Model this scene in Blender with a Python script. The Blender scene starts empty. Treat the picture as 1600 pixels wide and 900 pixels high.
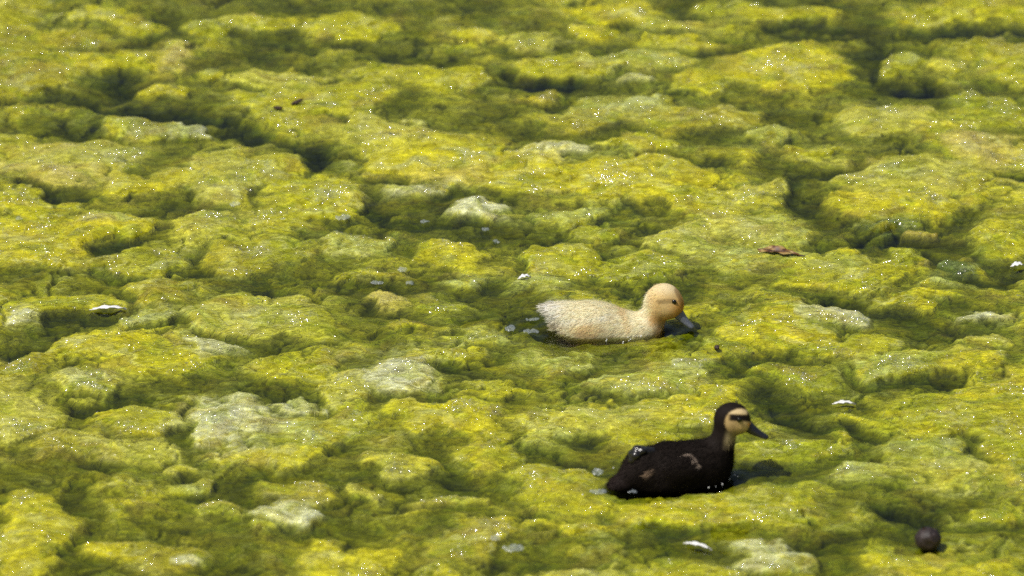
import bpy, math, random
import numpy as np
from mathutils import Vector, Matrix

random.seed(7)
rng = np.random.default_rng(11)
scene = bpy.context.scene
C = scene.collection

# ------------------------------------------------------------------ camera, sky, sun, exposure
PITCH = math.radians(22.0); DIST = 8.0; LENS = 262.0
CAM = np.array([0.0, -DIST*math.cos(PITCH), DIST*math.sin(PITCH)])
cd = bpy.data.cameras.new('camera'); cam = bpy.data.objects.new('camera', cd); C.objects.link(cam)
cam.location = CAM; cam.rotation_euler = (math.pi/2-PITCH, 0, 0)
cd.lens = LENS; cd.sensor_width = 36.0; cd.clip_start = 0.1; cd.clip_end = 500
cd.dof.use_dof = True; cd.dof.focus_distance = 7.90; cd.dof.aperture_fstop = 6.3
scene.camera = cam

SUN = np.array([-0.42, -0.34, 0.84]); SUN /= np.linalg.norm(SUN)
w = bpy.data.worlds.new('World'); scene.world = w; w.use_nodes = True
nt = w.node_tree; bg = nt.nodes['Background']
sky = nt.nodes.new('ShaderNodeTexSky'); sky.sky_type = 'NISHITA'; sky.sun_disc = False; sky.dust_density = 5.0; sky.ozone_density = 0.3
sky.sun_elevation = math.asin(SUN[2]); sky.sun_rotation = math.atan2(SUN[0], SUN[1])
nt.links.new(sky.outputs[0], bg.inputs[0]); bg.inputs[1].default_value = 0.10
sd = bpy.data.lights.new('sun', 'SUN'); so = bpy.data.objects.new('sun', sd); C.objects.link(so)
sd.energy = 4.5; sd.angle = math.radians(0.53); sd.color = (1.0, 0.97, 0.91)
so.rotation_euler = Vector(tuple(-SUN)).to_track_quat('-Z', 'Y').to_euler(); so.location = (-5, 2, 8)
vs = scene.view_settings
vs.view_transform = 'Standard'; vs.look = 'None'; vs.exposure = -0.05; vs.gamma = 1.0; vs.use_curve_mapping = False
scene.cycles.use_denoising = False
scene.cycles.max_bounces = 4; scene.cycles.diffuse_bounces = 2; scene.cycles.glossy_bounces = 2; scene.cycles.transparent_max_bounces = 10
scene.cycles.caustics_reflective = False; scene.cycles.caustics_refractive = False

# ------------------------------------------------------------------ helpers
FPX = LENS/36.0*1600
FWD = np.array([0, math.cos(PITCH), -math.sin(PITCH)]); UP = np.array([0, math.sin(PITCH), math.cos(PITCH)])
def at(px, py, z=0.0):
    """photo pixel -> point of the pond at height z"""
    d = FWD*FPX + np.array([px-800.0, 0, 0]) - UP*(py-450.0)
    return CAM + d*((z-CAM[2])/d[2])
def mm_per_px(py):
    p = at(800, py); return np.dot(p-CAM, FWD)/FPX

def hsh(ix, iy, s):
    n = (ix.astype(np.int64)*374761393 + iy.astype(np.int64)*668265263 + s*1442695041) & 0xffffffff
    n = ((n ^ (n >> 13))*1274126177) & 0xffffffff
    return ((n ^ (n >> 16)) & 0xffffff)/float(0xffffff)
def vnoise(x, y, s=0):
    ix = np.floor(x); iy = np.floor(y); fx = x-ix; fy = y-iy
    def g(ox, oy):
        a = hsh(ix+ox, iy+oy, s)*2*np.pi
        return np.cos(a)*(fx-ox) + np.sin(a)*(fy-oy)
    u = fx*fx*fx*(fx*(fx*6-15)+10); v = fy*fy*fy*(fy*(fy*6-15)+10)
    a = g(0, 0)*(1-u)+g(1, 0)*u; b = g(0, 1)*(1-u)+g(1, 1)*u
    return (a*(1-v)+b*v)*1.5
def fbm(x, y, o=4, s=0):
    r = 0; a = 1.0
    for i in range(o):
        r = r + a*vnoise(x, y, s+i*17); x = x*2.03+13.7; y = y*2.03-7.1; a *= 0.5
    return r
def puff(x, y, s=0):
    """rounded cushions: one dome per jittered cell"""
    ix = np.floor(x); iy = np.floor(y); best = np.zeros_like(x)
    for ox in (-1, 0, 1):
        for oy in (-1, 0, 1):
            jx = hsh(ix+ox, iy+oy, s); jy = hsh(ix+ox, iy+oy, s+5); r = 0.55+0.5*hsh(ix+ox, iy+oy, s+9)
            d2 = ((x-ix-ox-jx)**2+(y-iy-oy-jy)**2)/(r*r)
            best = np.maximum(best, np.sqrt(np.clip(1-d2, 0, 1))*r)
    return best
def sstep(a, b, x):
    t = np.clip((x-a)/(b-a), 0, 1); return t*t*(3-2*t)

def mesh_from(name, V, F, smooth=True, col=None, extra=None):
    """V (n,3); F (m,k) one face size, or a list of such arrays"""
    me = bpy.data.meshes.new(name)
    Fs = F if isinstance(F, list) else [F]
    V = np.asarray(V, np.float32)
    me.vertices.add(len(V)); me.vertices.foreach_set('co', V.ravel())
    nl = sum(f.size for f in Fs); npoly = sum(len(f) for f in Fs)
    me.loops.add(nl); me.loops.foreach_set('vertex_index', np.concatenate([f.ravel() for f in Fs]).astype(np.int32))
    me.polygons.add(npoly)
    tot = np.concatenate([np.full(len(f), f.shape[1], np.int32) for f in Fs])
    me.polygons.foreach_set('loop_start', (np.cumsum(tot)-tot).astype(np.int32))
    me.update(calc_edges=True); me.validate()
    me.polygons.foreach_set('use_smooth', np.full(len(me.polygons), smooth))
    if col is not None:
        a = me.color_attributes.new('tone', 'FLOAT_COLOR', 'POINT')
        a.data.foreach_set('color', np.concatenate([col, np.ones((len(col), 1))], 1).astype(np.float32).ravel())
    for k, v in (extra or {}).items():
        a = me.attributes.new(k, 'FLOAT', 'POINT'); a.data.foreach_set('value', np.asarray(v, np.float32))
    return me
def link(name, me, mat=None, parent=None):
    o = bpy.data.objects.new(name, me); C.objects.link(o)
    if mat is not None: me.materials.append(mat)
    if parent is not None: o.parent = parent
    return o
def tag(o, label=None, cat=None, group=None, kind=None):
    for k, v in (('label', label), ('category', cat), ('group', group), ('kind', kind)):
        if v: o[k] = v
    return o
def empty(name, loc):
    o = bpy.data.objects.new(name, None); C.objects.link(o); o.location = loc; o.empty_display_size = 0.02
    return o

class NT:
    def __init__(s, name):
        s.m = bpy.data.materials.new(name); s.m.use_nodes = True; s.t = s.m.node_tree
        s.b = s.t.nodes['Principled BSDF']; s.out = s.t.nodes['Material Output']
    def n(s, typ, **kw):
        x = s.t.nodes.new('ShaderNode'+typ)
        for k, v in kw.items():
            if k in x.inputs: x.inputs[k].default_value = v
            else: setattr(x, k, v)
        return x
    def l(s, a, b): s.t.links.new(a, b)
    def set(s, **kw):
        for k, v in kw.items(): s.b.inputs[k.replace('_', ' ')].default_value = v
        return s
def simple(name, col, rough=0.6, var=0.3, scale=300, bump=0.0, **kw):
    q = NT(name); q.set(Roughness=rough, **kw)
    tc = q.n('TexCoord'); no = q.n('TexNoise', Scale=scale, Detail=4.0); q.l(tc.outputs['Object'], no.inputs['Vector'])
    mr = q.n('MapRange'); mr.inputs['From Min'].default_value = 0.3; mr.inputs['From Max'].default_value = 0.7
    mr.inputs['To Min'].default_value = 1-var; mr.inputs['To Max'].default_value = 1+var; q.l(no.outputs['Fac'], mr.inputs['Value'])
    hs = q.n('HueSaturation'); hs.inputs['Color'].default_value = (*col, 1); q.l(mr.outputs[0], hs.inputs['Value'])
    q.l(hs.outputs[0], q.b.inputs['Base Color'])
    if bump:
        bp = q.n('Bump', Distance=bump); q.l(no.outputs['Fac'], bp.inputs['Height']); q.l(bp.outputs[0], q.b.inputs['Normal'])
    return q.m

# ------------------------------------------------------------------ the algae mat: where its clumps, gaps and colours lie
# tones: Y yellow, B bright yellow, G green, P bleached pale, E pale yellow-green, F pale green, T tan, O olive, D dark green
TONE = dict(Y=(.310, .308, .010), B=(.420, .385, .010), G=(.180, .210, .012), P=(.500, .525, .320), E=(.345, .345, .062),
            F=(.280, .325, .090), T=(.370, .310, .085), O=(.210, .190, .016), D=(.035, .065, .016))
MOUNDS = '''
150 15 70 14 9 Y|215 32 60 15 9 Y|332 38 40 20 13 G|400 28 50 18 8 Y|540 35 95 28 12 Y|740 42 30 10 9 B|150 86 45 13 11 B|200 90 40 10 9 Y
275 82 32 20 9 T|338 103 22 9 10 B|252 133 48 14 12 B|50 120 85 26 10 O|110 60 90 16 7 O|430 112 75 20 10 E|640 106 60 14 9 Y|700 118 75 20 12 Y
500 150 130 38 12 Y|590 200 90 28 12 E|215 188 60 16 13 G|275 193 42 9 12 P|140 238 90 36 16 E|85 218 30 12 9 T|100 268 60 12 10 T|225 278 58 16 10 B
30 310 75 20 10 Y|30 252 35 8 7 T|345 268 65 50 14 E|500 300 95 46 16 Y|430 255 60 30 12 Y|690 235 130 40 13 B|710 266 70 18 8 T|655 286 50 11 11 P
745 325 58 17 11 P|180 348 90 30 13 B|60 375 100 38 14 B|310 352 66 30 10 E|250 398 60 24 8 G|420 388 66 20 9 G|540 372 70 13 13 F|605 366 13 13 15 F
700 386 50 15 13 B|590 424 78 14 7 O|725 426 42 10 8 F|245 438 55 22 9 O|140 405 90 16 7 O|360 400 50 20 7 O
970 12 90 14 9 B|932 42 26 22 9 B|1050 28 50 13 8 E|1250 20 85 18 9 Y|1480 18 115 18 9 Y|1140 8 60 10 8 G|1060 58 75 14 10 Y|1240 90 112 42 18 B
880 92 85 24 11 Y|830 55 60 14 8 E|1397 92 32 14 12 G|1480 92 38 8 8 E|1010 88 80 20 8 F|965 160 85 21 13 F|975 118 32 6 8 P|1400 180 88 32 16 E
1540 160 55 34 13 G|1485 190 17 7 9 B|1550 226 48 24 12 T|1210 203 50 12 11 F|1270 220 36 10 10 Y|1320 242 26 9 8 E|1430 262 125 32 18 E|1400 308 112 28 16 B
1540 300 36 18 10 Y|1388 346 40 20 20 D|1436 360 18 10 8 T|868 222 52 17 12 P|840 250 70 32 9 B|1000 270 150 38 13 B|1200 292 50 19 11 E|1110 312 90 22 9 Y
1150 342 105 22 13 E|1232 357 40 16 9 F|890 327 60 15 9 F|940 356 60 18 8 G|1075 370 58 18 11 E|1165 388 100 24 9 F|1322 382 24 8 9 B|1425 395 30 24 8 G
1500 410 44 17 11 D|1505 404 40 8 13 F|1572 362 60 30 13 Y|1310 420 108 22 10 Y|880 398 70 28 10 Y|1005 412 80 24 8 G|830 437 45 12 7 F|1490 440 35 8 6 F
1110 120 60 22 8 Y|1100 180 110 26 7 O|1000 215 70 14 9 Y|900 180 80 14 8 O|840 145 40 9 9 O|1580 60 60 18 8 O|1290 400 60 14 8 F|800 280 70 20 8 Y
100 462 90 20 11 Y|50 484 26 13 10 P|222 492 44 17 11 F|312 498 44 20 13 F|400 482 92 36 13 E|150 530 78 28 11 B|240 558 108 24 11 Y|150 592 80 18 11 E
350 540 40 12 7 P|450 562 80 30 9 Y|30 645 60 40 11 E|120 690 60 24 8 O|215 642 78 26 13 Y|352 650 68 44 13 P|462 626 40 8 9 P|490 668 55 36 9 F
430 706 95 16 10 B|200 692 70 18 9 E|275 720 25 10 8 E|316 743 30 11 12 F|55 822 68 72 15 B|350 782 36 22 10 E|430 786 50 20 16 P|484 806 36 18 14 P
400 822 30 10 6 G|170 845 44 15 8 B|250 855 80 25 5 O|298 866 20 6 6 P|620 575 66 32 9 P|705 548 70 18 9 Y|632 500 50 14 7 O|602 466 40 12 8 T
690 470 70 17 9 G|540 602 42 30 9 Y|560 645 50 24 9 G|690 640 125 26 13 B|625 714 60 19 12 E|560 765 25 10 8 E|770 700 60 28 9 Y|540 868 90 34 9 B
690 775 60 10 8 E|770 600 60 18 8 Y|730 840 60 30 6 O|460 760 60 20 5 O|40 560 50 24 8 O|250 460 50 14 8 O|480 500 40 26 7 G|760 520 50 14 7 F
880 556 60 14 7 F|960 590 66 18 8 F|1050 572 52 20 12 F|1085 556 22 8 12 P|960 640 90 20 11 E|1090 628 108 36 14 B|835 652 42 20 9 B|870 670 48 20 9 F
1200 510 88 26 11 B|1320 487 48 17 13 P|1290 530 108 17 9 Y|1240 585 80 24 6 G|1400 562 68 28 11 F|1520 552 70 18 11 B|1520 524 52 11 10 E|1545 488 40 9 8 P
1460 462 70 12 8 B|1480 640 138 38 13 Y|1550 592 62 24 10 B|1440 700 82 22 13 F|1250 690 98 20 9 G|1340 730 60 14 7 F|1500 732 108 24 9 E|1180 782 118 34 11 Y
1050 800 100 24 9 B|900 765 70 36 9 Y|890 822 60 14 9 B|1200 858 64 15 12 P|1080 886 90 14 9 Y|1470 880 138 24 11 B|1560 792 60 15 9 G|910 884 80 14 7 E
1010 690 70 20 7 Y|1280 760 70 18 7 G|830 740 50 20 8 Y|1130 540 60 16 7 G|1590 690 50 22 9 Y|1340 650 60 12 6 G|1380 870 40 14 7 Y'''
# gaps: points ; half width px ; depth mm
GAPS = '''
0 160,110 152,185 172,250 178,310 181,395 203,450 226,505 246;9;15|0 205,70 200,150 195;8;7|530 64,570 74,620 96,680 92;7;9|800 122,835 124,868 128;9;20|820 160,900 162;6;9
170 110,200 130,150 160;12;8|60 70,150 72,230 60;9;8|440 78,500 82;6;9|595 273,640 275;9;14|560 240,600 255,690 300,760 302;6;7|595 300,620 345,600 372;10;11
1391 132,1412 134,1435 130;13;22|1350 60,1345 95,1375 125;9;10|1212 40,1330 48,1470 46,1600 50;9;11|1590 46,1600 48;8;18|1060 74,1140 72;8;10|1050 248,1130 249;5;10
1250 275,1290 266,1330 256;12;14|1250 290,1265 330,1300 350;12;9|1560 272,1590 274;8;16|1347 370,1385 369,1416 362;6;16|1420 380,1470 415,1520 434,1570 424,1600 420;10;14
1460 380,1490 390;12;9|1200 238,1180 255,1260 262;10;7|970 325,1000 332,1045 318;6;10|1100 345,1150 360;5;9|1290 465,1370 477,1430 482,1490 505;10;13|1400 485,1450 490;16;9
1347 592,1390 595,1440 590,1500 585;8;12|1130 300,1090 290;5;6|47 288,100 296,150 298;7;15|180 385,210 385,225 372,245 355;8;13|280 414,314 412;5;16|130 420,200 425;8;8
415 446,470 458,490 480;7;10|70 496,150 496,195 490;6;10|213 514,250 512;6;13|331 524,360 530;8;12|335 553,365 550;5;11|480 338,540 348,600 335,680 345;9;11
640 350,720 352,790 355;9;9|528 383,552 382;5;12|600 440,660 436,760 445;12;9|576 483,650 486,745 482;6;9|670 574,717 574;9;13|610 620,650 628,690 624;13;9|590 640,580 660;10;9
800 500,850 512,880 520;9;9|118 626,150 630,200 610;11;12|135 722,169 730;8;12|110 700,135 722;8;8|277 738,290 736;5;11|317 696,365 690;5;9
300 618,283 645,276 656;3;8|442 818,486 828;8;11|420 615,460 640;6;7|895 684,935 680;7;10|692 740,719 738;10;8|766 806,830 802;7;9|776 872,780 885;8;9|500 760,520 800,600 790;14;5
1212 618,1240 640,1270 655,1290 668;15;12|1240 620,1280 625;14;8|1337 674,1360 684,1380 692;11;9|1440 720,1480 712,1520 700;5;7|1320 660,1290 655;9;7|1381 792,1415 798,1448 798;13;16
1256 850,1300 855,1350 832,1420 830;12;9|1140 712,1210 712,1300 714;4;7|1500 680,1550 690;5;8|160 560,140 575;6;6|120 760,140 800,130 840;12;6|0 540,60 530;7;8|640 690,690 700;4;5
560 690,500 720;6;5|860 705,900 720;6;5|1200 470,1130 460;6;7|1120 560,1190 590,1215 610;7;8|800 420,840 380,870 360;7;7|980 380,1010 385;6;8|660 820,700 830;14;5|220 800,250 830;14;5'''

def parse_mounds():
    out = []
    for tk in MOUNDS.replace('\n', '|').split('|'):
        tk = tk.split()
        if len(tk) == 6: out.append((*map(float, tk[:5]), tk[5]))
    return out
def axis(lo, hi, step, far, grow):
    a = list(np.arange(lo, hi+step*.5, step)); s = step; p = a[-1]
    post = []
    while p < far: s *= grow; p += s; post.append(p)
    s = step; p = lo; pre = []
    while p > -far: s *= grow; p -= s; pre.append(p)
    return np.array(pre[::-1]+a+post)

DUCKS = [(942, 513, 66, 25, 0), (1052, 751, 66, 25, 15)]   # px of the body centre on the water, half length and half width in mm, heading
FLAT = [(1452, 868, 56, 26, 0), (171, 492, 34, 10, 0), (1216, 402, 45, 8, 2), (450, 172, 36, 10, 3), (1092, 862, 28, 8, 1), (1320, 638, 24, 8, 0)]
def terrain(X, Y):
    wx = X + 0.022*fbm(X/.10, Y/.10, 3, 3) + 0.0075*fbm(X/.030, Y/.030, 3, 31)
    wy = Y + 0.028*fbm(X/.10, Y/.10, 3, 4) + 0.0100*fbm(X/.030, Y/.030, 3, 32)
    k = 0.0050
    big = puff(wx/.12, wy/.12, 21)
    inside = sstep(1.05, .75, np.abs(X)/.62)*sstep(1.25, .95, np.abs(Y-.08)/.85)
    base = -0.0040 + 0.0052*fbm(X/.11, Y/.11, 3, 6) + (1-inside)*0.012*big
    S = np.exp(base/k); floor = math.exp(-0.004/k)
    names = list(TONE); W = np.zeros((len(names),)+X.shape, np.float32)
    n1 = fbm(X/.09, Y/.09, 3, 41); n2 = fbm(X/.05, Y/.06, 3, 42)
    n3 = fbm(wx/.035, wy/.035, 3, 43); n4 = fbm(wx/.040, wy/.018, 4, 44)
    W[names.index('Y')] = .55+.25*n1; W[names.index('O')] = np.clip(.35-.3*n1, 0, 1); W[names.index('G')] = np.clip(.30+.45*n2, 0, 1)
    W *= .8
    x1 = X[0]; y1 = Y[:, 0]
    for (px, py, rx, ry, h, t) in parse_mounds():
        h *= .00070; c = at(px, py+3, h*.5); sc = mm_per_px(py)
        ax = rx*sc*1.10; ay = ry*sc/math.sin(PITCH)*1.05
        i0, i1 = np.searchsorted(x1, (c[0]-ax*1.5, c[0]+ax*1.5)); j0, j1 = np.searchsorted(y1, (c[1]-ay*1.5, c[1]+ay*1.5))
        if i1 <= i0 or j1 <= j0: continue
        sl = (slice(j0, j1), slice(i0, i1))
        d = np.sqrt(((wx[sl]-c[0])/ax)**2+((wy[sl]-c[1])/ay)**2)
        p = np.clip(1-d**2, 0, 1)**1.15
        S[sl] += np.exp((-.004+p*(h+.004))/k)-floor
        soft = np.exp(-(d*(1+.35*n2[sl]))**2*1.5)
        if t in 'PF': soft = soft*np.clip(.25+1.5*sstep(.45, .0, np.abs(n4[sl])), 0, 1.6)
        W[names.index(t)][sl] += (3.2 if t == 'P' else 3.2 if t == 'T' else 14.0 if t == 'D' else 2.4)*soft*np.clip(.75+.75*n3[sl], .1, 1.6)
    H = k*np.log(S)
    gap = np.zeros_like(X)
    for ln in GAPS.replace('\n', '|').split('|'):
        ln = ln.strip()
        if not ln: continue
        pts, hw, dep = ln.split(';'); hw = float(hw); dep = float(dep)*.001
        P = [at(*map(float, q.split())) for q in pts.split(',')]
        sc = mm_per_px(float(pts.split(',')[0].split()[1])); rw = hw*sc*1.8; rh = hw*sc/.375*1.0
        lo = np.min(P, 0); hi = np.max(P, 0)
        i0, i1 = np.searchsorted(x1, (lo[0]-3*rh, hi[0]+3*rh)); j0, j1 = np.searchsorted(y1, (lo[1]-3*rh, hi[1]+3*rh))
        if i1 <= i0 or j1 <= j0: continue
        sl = (slice(j0, j1), slice(i0, i1)); qx = wx[sl]; qy = wy[sl]; best = np.full(qx.shape, 9.0)
        for a, b in zip(P[:-1], P[1:]):
            e = (b-a)[:2]; t = np.clip(((qx-a[0])*e[0]+(qy-a[1])*e[1])/max(e@e, 1e-9), 0, 1)
            best = np.minimum(best, ((qx-a[0]-t*e[0])/rw)**2+((qy-a[1]-t*e[1])/rh)**2)
        g = np.exp(-best**.9)*dep; gap[sl] = np.maximum(gap[sl], g)
    H = H-gap*.72*(1+1.2*sstep(.0135, .019, gap))
    cr1 = np.abs(fbm(wx/.075, wy/.060, 3, 56)); cr2 = np.abs(fbm(wx/.030+3, wy/.026, 3, 57))
    crease = .0055*np.exp(-(cr1/.075)**2)*sstep(-.3, .3, n1)+.0022*np.exp(-(cr2/.10)**2)
    H = H-crease
    wet = np.clip((H+.002)/.012, 0, 1)
    # lumps on lumps, smooth where it lies under the water
    am = .25+.75*sstep(-.006, .006, H)
    H += am*(.0058*(puff(wx/.064, wy/.050, 51)-.45) + .0040*(puff(wx/.032, wy/.026, 52)-.45)
             + .0011*(puff(wx/.012, wy/.011, 53)-.45) + .0016*fbm(wx/.04, wy/.012, 3, 54) + .0006*fbm(X/.008, Y/.004, 2, 55))
    H = np.where(H > 0, H*.42, H*.95)
    for (px, py, rx, ry, top) in FLAT:                        # spots where the mat is pressed down
        c = at(px, py); sc = mm_per_px(py); d = np.hypot((X-c[0])/(rx*sc), (Y-c[1])/(ry*sc/.375)); m = sstep(1.25, .7, d)
        H = H*(1-m)+np.minimum(H, top*.001+.15*H)*m
    for (px, py, hl, hw, yaw) in DUCKS:                       # the hollow each swimmer has opened in the mat
        c = at(px, py); a = math.radians(yaw)
        u = ((X-c[0])*math.cos(a)+(Y-c[1])*math.sin(a))*1000/hl; v = (-(X-c[0])*math.sin(a)+(Y-c[1])*math.cos(a))*1000/hw
        e = sstep(2.1, 1.25, np.sqrt(u*u+v*v)); H = H*(1-e)+np.minimum(H, -.0018+.25*np.clip(H, -.004, .010))*e
        m = sstep(1.22, .92, np.sqrt(u*u+v*v)); H = H*(1-m)+np.minimum(H, -.016)*m
    T = np.array([TONE[n] for n in names])
    W /= W.sum(0)+1e-6
    col = np.tensordot(np.moveaxis(W, 0, -1), T, 1)
    # algae that stays under water is greener; clumps bleach in patches
    sub = sstep(.001, -.010, H)[..., None]
    col = col*(1-.75*sub)+np.array((.145, .152, .012))*.75*sub
    bl = (sstep(.08, .80, fbm(wx/.060, wy/.030, 4, 61)-.25*sstep(.0, .4, X)+.08)*sstep(0, .006, H)*.52)[..., None]
    col = col*(1-bl)+np.array((.38, .41, .19))*bl
    gr = (sstep(.15, .8, fbm(wx/.045, wy/.03, 4, 63)+.30*sstep(-.1, .4, X)*sstep(.15, -.2, Y)+.10)*.60)[..., None]
    col = col*(1-gr)+np.array((.165, .200, .010))*gr
    ye = (sstep(.2, .9, fbm(wx/.04, wy/.035, 3, 65))*.5)[..., None]
    col = col*(1-ye)+np.array((.37, .325, .010))*ye
    col *= (1+.42*fbm(wx/.020, wy/.012, 4, 67))[..., None]
    # bleached threads draped in streaks, brown film in places
    st = np.abs(fbm(wx/.060+.4*wy/.02, wy/.024, 4, 73)); ws = (sstep(.16, .0, st)*sstep(-.35, .5, fbm(X/.07, Y/.09, 2, 74))*.52)[..., None]
    col = col*(1-ws)+np.array((.43, .44, .15))*ws
    bw = (sstep(.25, .8, fbm(wx/.055, wy/.04, 3, 75))*.40)[..., None]; col = col*(1-bw)+np.array((.21, .165, .030))*bw
    return H, np.clip(col, .003, .8), wet

xs = axis(-.68, .68, .0018, 40, 1.16); ys = axis(-.82, 1.0, .0020, 40, 1.16)
GX, GY = np.meshgrid(xs, ys)
GH, GC, GW = terrain(GX, GY)
def height(x, y):
    i = np.clip(np.searchsorted(xs, x)-1, 0, len(xs)-2); j = np.clip(np.searchsorted(ys, y)-1, 0, len(ys)-2)
    fx = (x-xs[i])/(xs[i+1]-xs[i]); fy = (y-ys[j])/(ys[j+1]-ys[j])
    return (GH[j, i]*(1-fx)+GH[j, i+1]*fx)*(1-fy)+(GH[j+1, i]*(1-fx)+GH[j+1, i+1]*fx)*fy
def colour(x, y):
    i = np.clip(np.searchsorted(xs, x), 0, len(xs)-1); j = np.clip(np.searchsorted(ys, y), 0, len(ys)-1)
    return GC[j, i]
def normal(x, y, e=.002):
    hx = (height(x+e, y)-height(x-e, y))/(2*e); hy = (height(x, y+e)-height(x, y-e))/(2*e)
    n = np.stack([-hx, -hy, np.ones_like(hx)], -1); return n/np.linalg.norm(n, axis=-1, keepdims=True)
def grid_faces(nx, ny):
    i, j = np.meshgrid(np.arange(nx-1), np.arange(ny-1)); a = (j*nx+i).ravel()
    return np.stack([a, a+1, a+nx+1, a+nx], 1)

q = NT('algae')
q.set(Roughness=.75); q.b.inputs['Specular IOR Level'].default_value = .10
q.b.inputs['Subsurface Weight'].default_value = .4; q.b.inputs['Subsurface Scale'].default_value = .003; q.b.inputs['Subsurface Radius'].default_value = (1, 1, .3)
tc = q.n('TexCoord'); at_ = q.n('Attribute', attribute_name='tone')
mp = q.n('Mapping'); mp.inputs['Scale'].default_value = (1, 1.6, 1); q.l(tc.outputs['Object'], mp.inputs['Vector'])
wn = q.n('TexNoise', Scale=45.0, Detail=3.0); q.l(mp.outputs[0], wn.inputs['Vector'])
mx = q.n('VectorMath', operation='MULTIPLY_ADD'); mx.inputs[1].default_value = (.035, .035, .035); q.l(wn.outputs['Color'], mx.inputs[0]); q.l(mp.outputs[0], mx.inputs[2])
mp2 = q.n('Mapping'); mp2.inputs['Scale'].default_value = (.45, 1.2, .6); mp2.inputs['Rotation'].default_value = (0, 0, .25); q.l(mx.outputs[0], mp2.inputs['Vector'])
fib = q.n('TexNoise', Scale=190.0, Detail=4.0, Roughness=.65); q.l(mp2.outputs[0], fib.inputs['Vector'])
spk = q.n('TexNoise', Scale=420.0, Detail=2.0); q.l(tc.outputs['Object'], spk.inputs['Vector'])
mr = q.n('MapRange'); mr.inputs['From Min'].default_value = .28; mr.inputs['From Max'].default_value = .74
mr.inputs['To Min'].default_value = .42; mr.inputs['To Max'].default_value = 1.6; q.l(fib.outputs['Fac'], mr.inputs['Value'])
hs = q.n('HueSaturation'); q.l(at_.outputs['Color'], hs.inputs['Color']); q.l(mr.outputs[0], hs.inputs['Value'])
q.l(hs.outputs[0], q.b.inputs['Base Color'])
ad = q.n('Math', operation='MULTIPLY_ADD'); ad.inputs[1].default_value = .5; q.l(spk.outputs['Fac'], ad.inputs[0]); q.l(fib.outputs['Fac'], ad.inputs[2])
bp = q.n('Bump', Distance=.0026, Strength=.7); q.l(ad.outputs[0], bp.inputs['Height']); q.l(bp.outputs[0], q.b.inputs['Normal'])
# wet film: glints where small facets face between sun and eye
cn = q.n('TexNoise', Scale=420.0, Detail=1.0); q.l(tc.outputs['Object'], cn.inputs['Vector'])
cb = q.n('Bump', Distance=.0045, Strength=1.0); q.l(cn.outputs['Fac'], cb.inputs['Height']); q.l(cb.outputs[0], q.b.inputs['Coat Normal'])
pm = q.n('TexNoise', Scale=38.0, Detail=3.0); q.l(tc.outputs['Object'], pm.inputs['Vector'])
pr = q.n('MapRange'); pr.inputs['From Min'].default_value = .42; pr.inputs['From Max'].default_value = .58; q.l(pm.outputs['Fac'], pr.inputs['Value'])
wt = q.n('Attribute', attribute_name='wet'); mu = q.n('Math', operation='MULTIPLY'); q.l(pr.outputs[0], mu.inputs[0]); q.l(wt.outputs['Fac'], mu.inputs[1])
mu2 = q.n('Math', operation='MULTIPLY'); mu2.inputs[1].default_value = 1.0; q.l(mu.outputs[0], mu2.inputs[0]); q.l(mu2.outputs[0], q.b.inputs['Coat Weight'])
q.b.inputs['Coat Roughness'].default_value = .07; q.b.inputs['Coat IOR'].default_value = 1.35
M_ALGAE = q.m
me = mesh_from('algae_mat', np.stack([GX, GY, GH], -1).reshape(-1, 3), grid_faces(len(xs), len(ys)), True, GC.reshape(-1, 3), {'wet': GW.ravel()})
algae = tag(link('algae_mat', me, M_ALGAE), 'lumpy yellow green mat of pond algae covering the water', 'algae', kind='stuff')

# ------------------------------------------------------------------ pond bed and water
me = mesh_from('pond_bed', [(-60, -60, -.30), (60, -60, -.30), (60, 60, -.30), (-60, 60, -.30)], np.array([[0, 1, 2, 3]]))
tag(link('pond_bed', me, simple('mud', (.035, .030, .016), .9, .4, 6)), kind='structure')
q = NT('pond_water'); t = q.t; t.nodes.remove(q.b)
tr = q.n('BsdfTransparent'); tr.inputs[0].default_value = (.97, .98, .95, 1); gl = q.n('BsdfGlossy', Roughness=.04)
gl.inputs['Color'].default_value = (1, 1, 1, 1); fr = q.n('Fresnel', IOR=1.18); mix = q.n('MixShader')
tc = q.n('TexCoord'); no = q.n('TexNoise', Scale=60.0, Detail=2.0); q.l(tc.outputs['Object'], no.inputs['Vector'])
bp = q.n('Bump', Distance=.002, Strength=.35); q.l(no.outputs['Fac'], bp.inputs['Height'])
for z in (gl, fr): q.l(bp.outputs[0], z.inputs['Normal'])
q.l(fr.outputs[0], mix.inputs[0]); q.l(tr.outputs[0], mix.inputs[1]); q.l(gl.outputs[0], mix.inputs[2]); q.l(mix.outputs[0], q.out.inputs['Surface'])
va = q.n('VolumeAbsorption', Density=95.0); va.inputs['Color'].default_value = (.52, .565, .05, 1); q.l(va.outputs[0], q.out.inputs['Volume'])
wxs = axis(-.68, .68, .005, 60, 1.3); wys = axis(-.82, 1.0, .007, 60, 1.3)
WX, WY = np.meshgrid(wxs, wys); WZ = .0004*fbm(WX/.05, WY/.05, 2, 71)
for (px, py, hl, hw, yaw), amp in zip(DUCKS, (.0012, .0008)):   # rings pushed out by each swimmer
    c = at(px, py); a = math.radians(yaw)
    u = ((WX-c[0])*math.cos(a)+(WY-c[1])*math.sin(a))*1000; v = (-(WX-c[0])*math.sin(a)+(WY-c[1])*math.cos(a))*1000
    r = np.sqrt((u/hl)**2+(v/hw)**2); dd = (r-1)*hw
    WZ += amp*np.cos(dd/11*2*np.pi)*np.exp(-np.clip(dd, 0, 200)/22)*sstep(.8, 1.0, r)
nx, ny = len(wxs), len(wys); V = np.stack([WX, WY, WZ], -1).reshape(-1, 3); F = grid_faces(nx, ny)
idx = np.arange(nx*ny).reshape(ny, nx)
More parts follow.
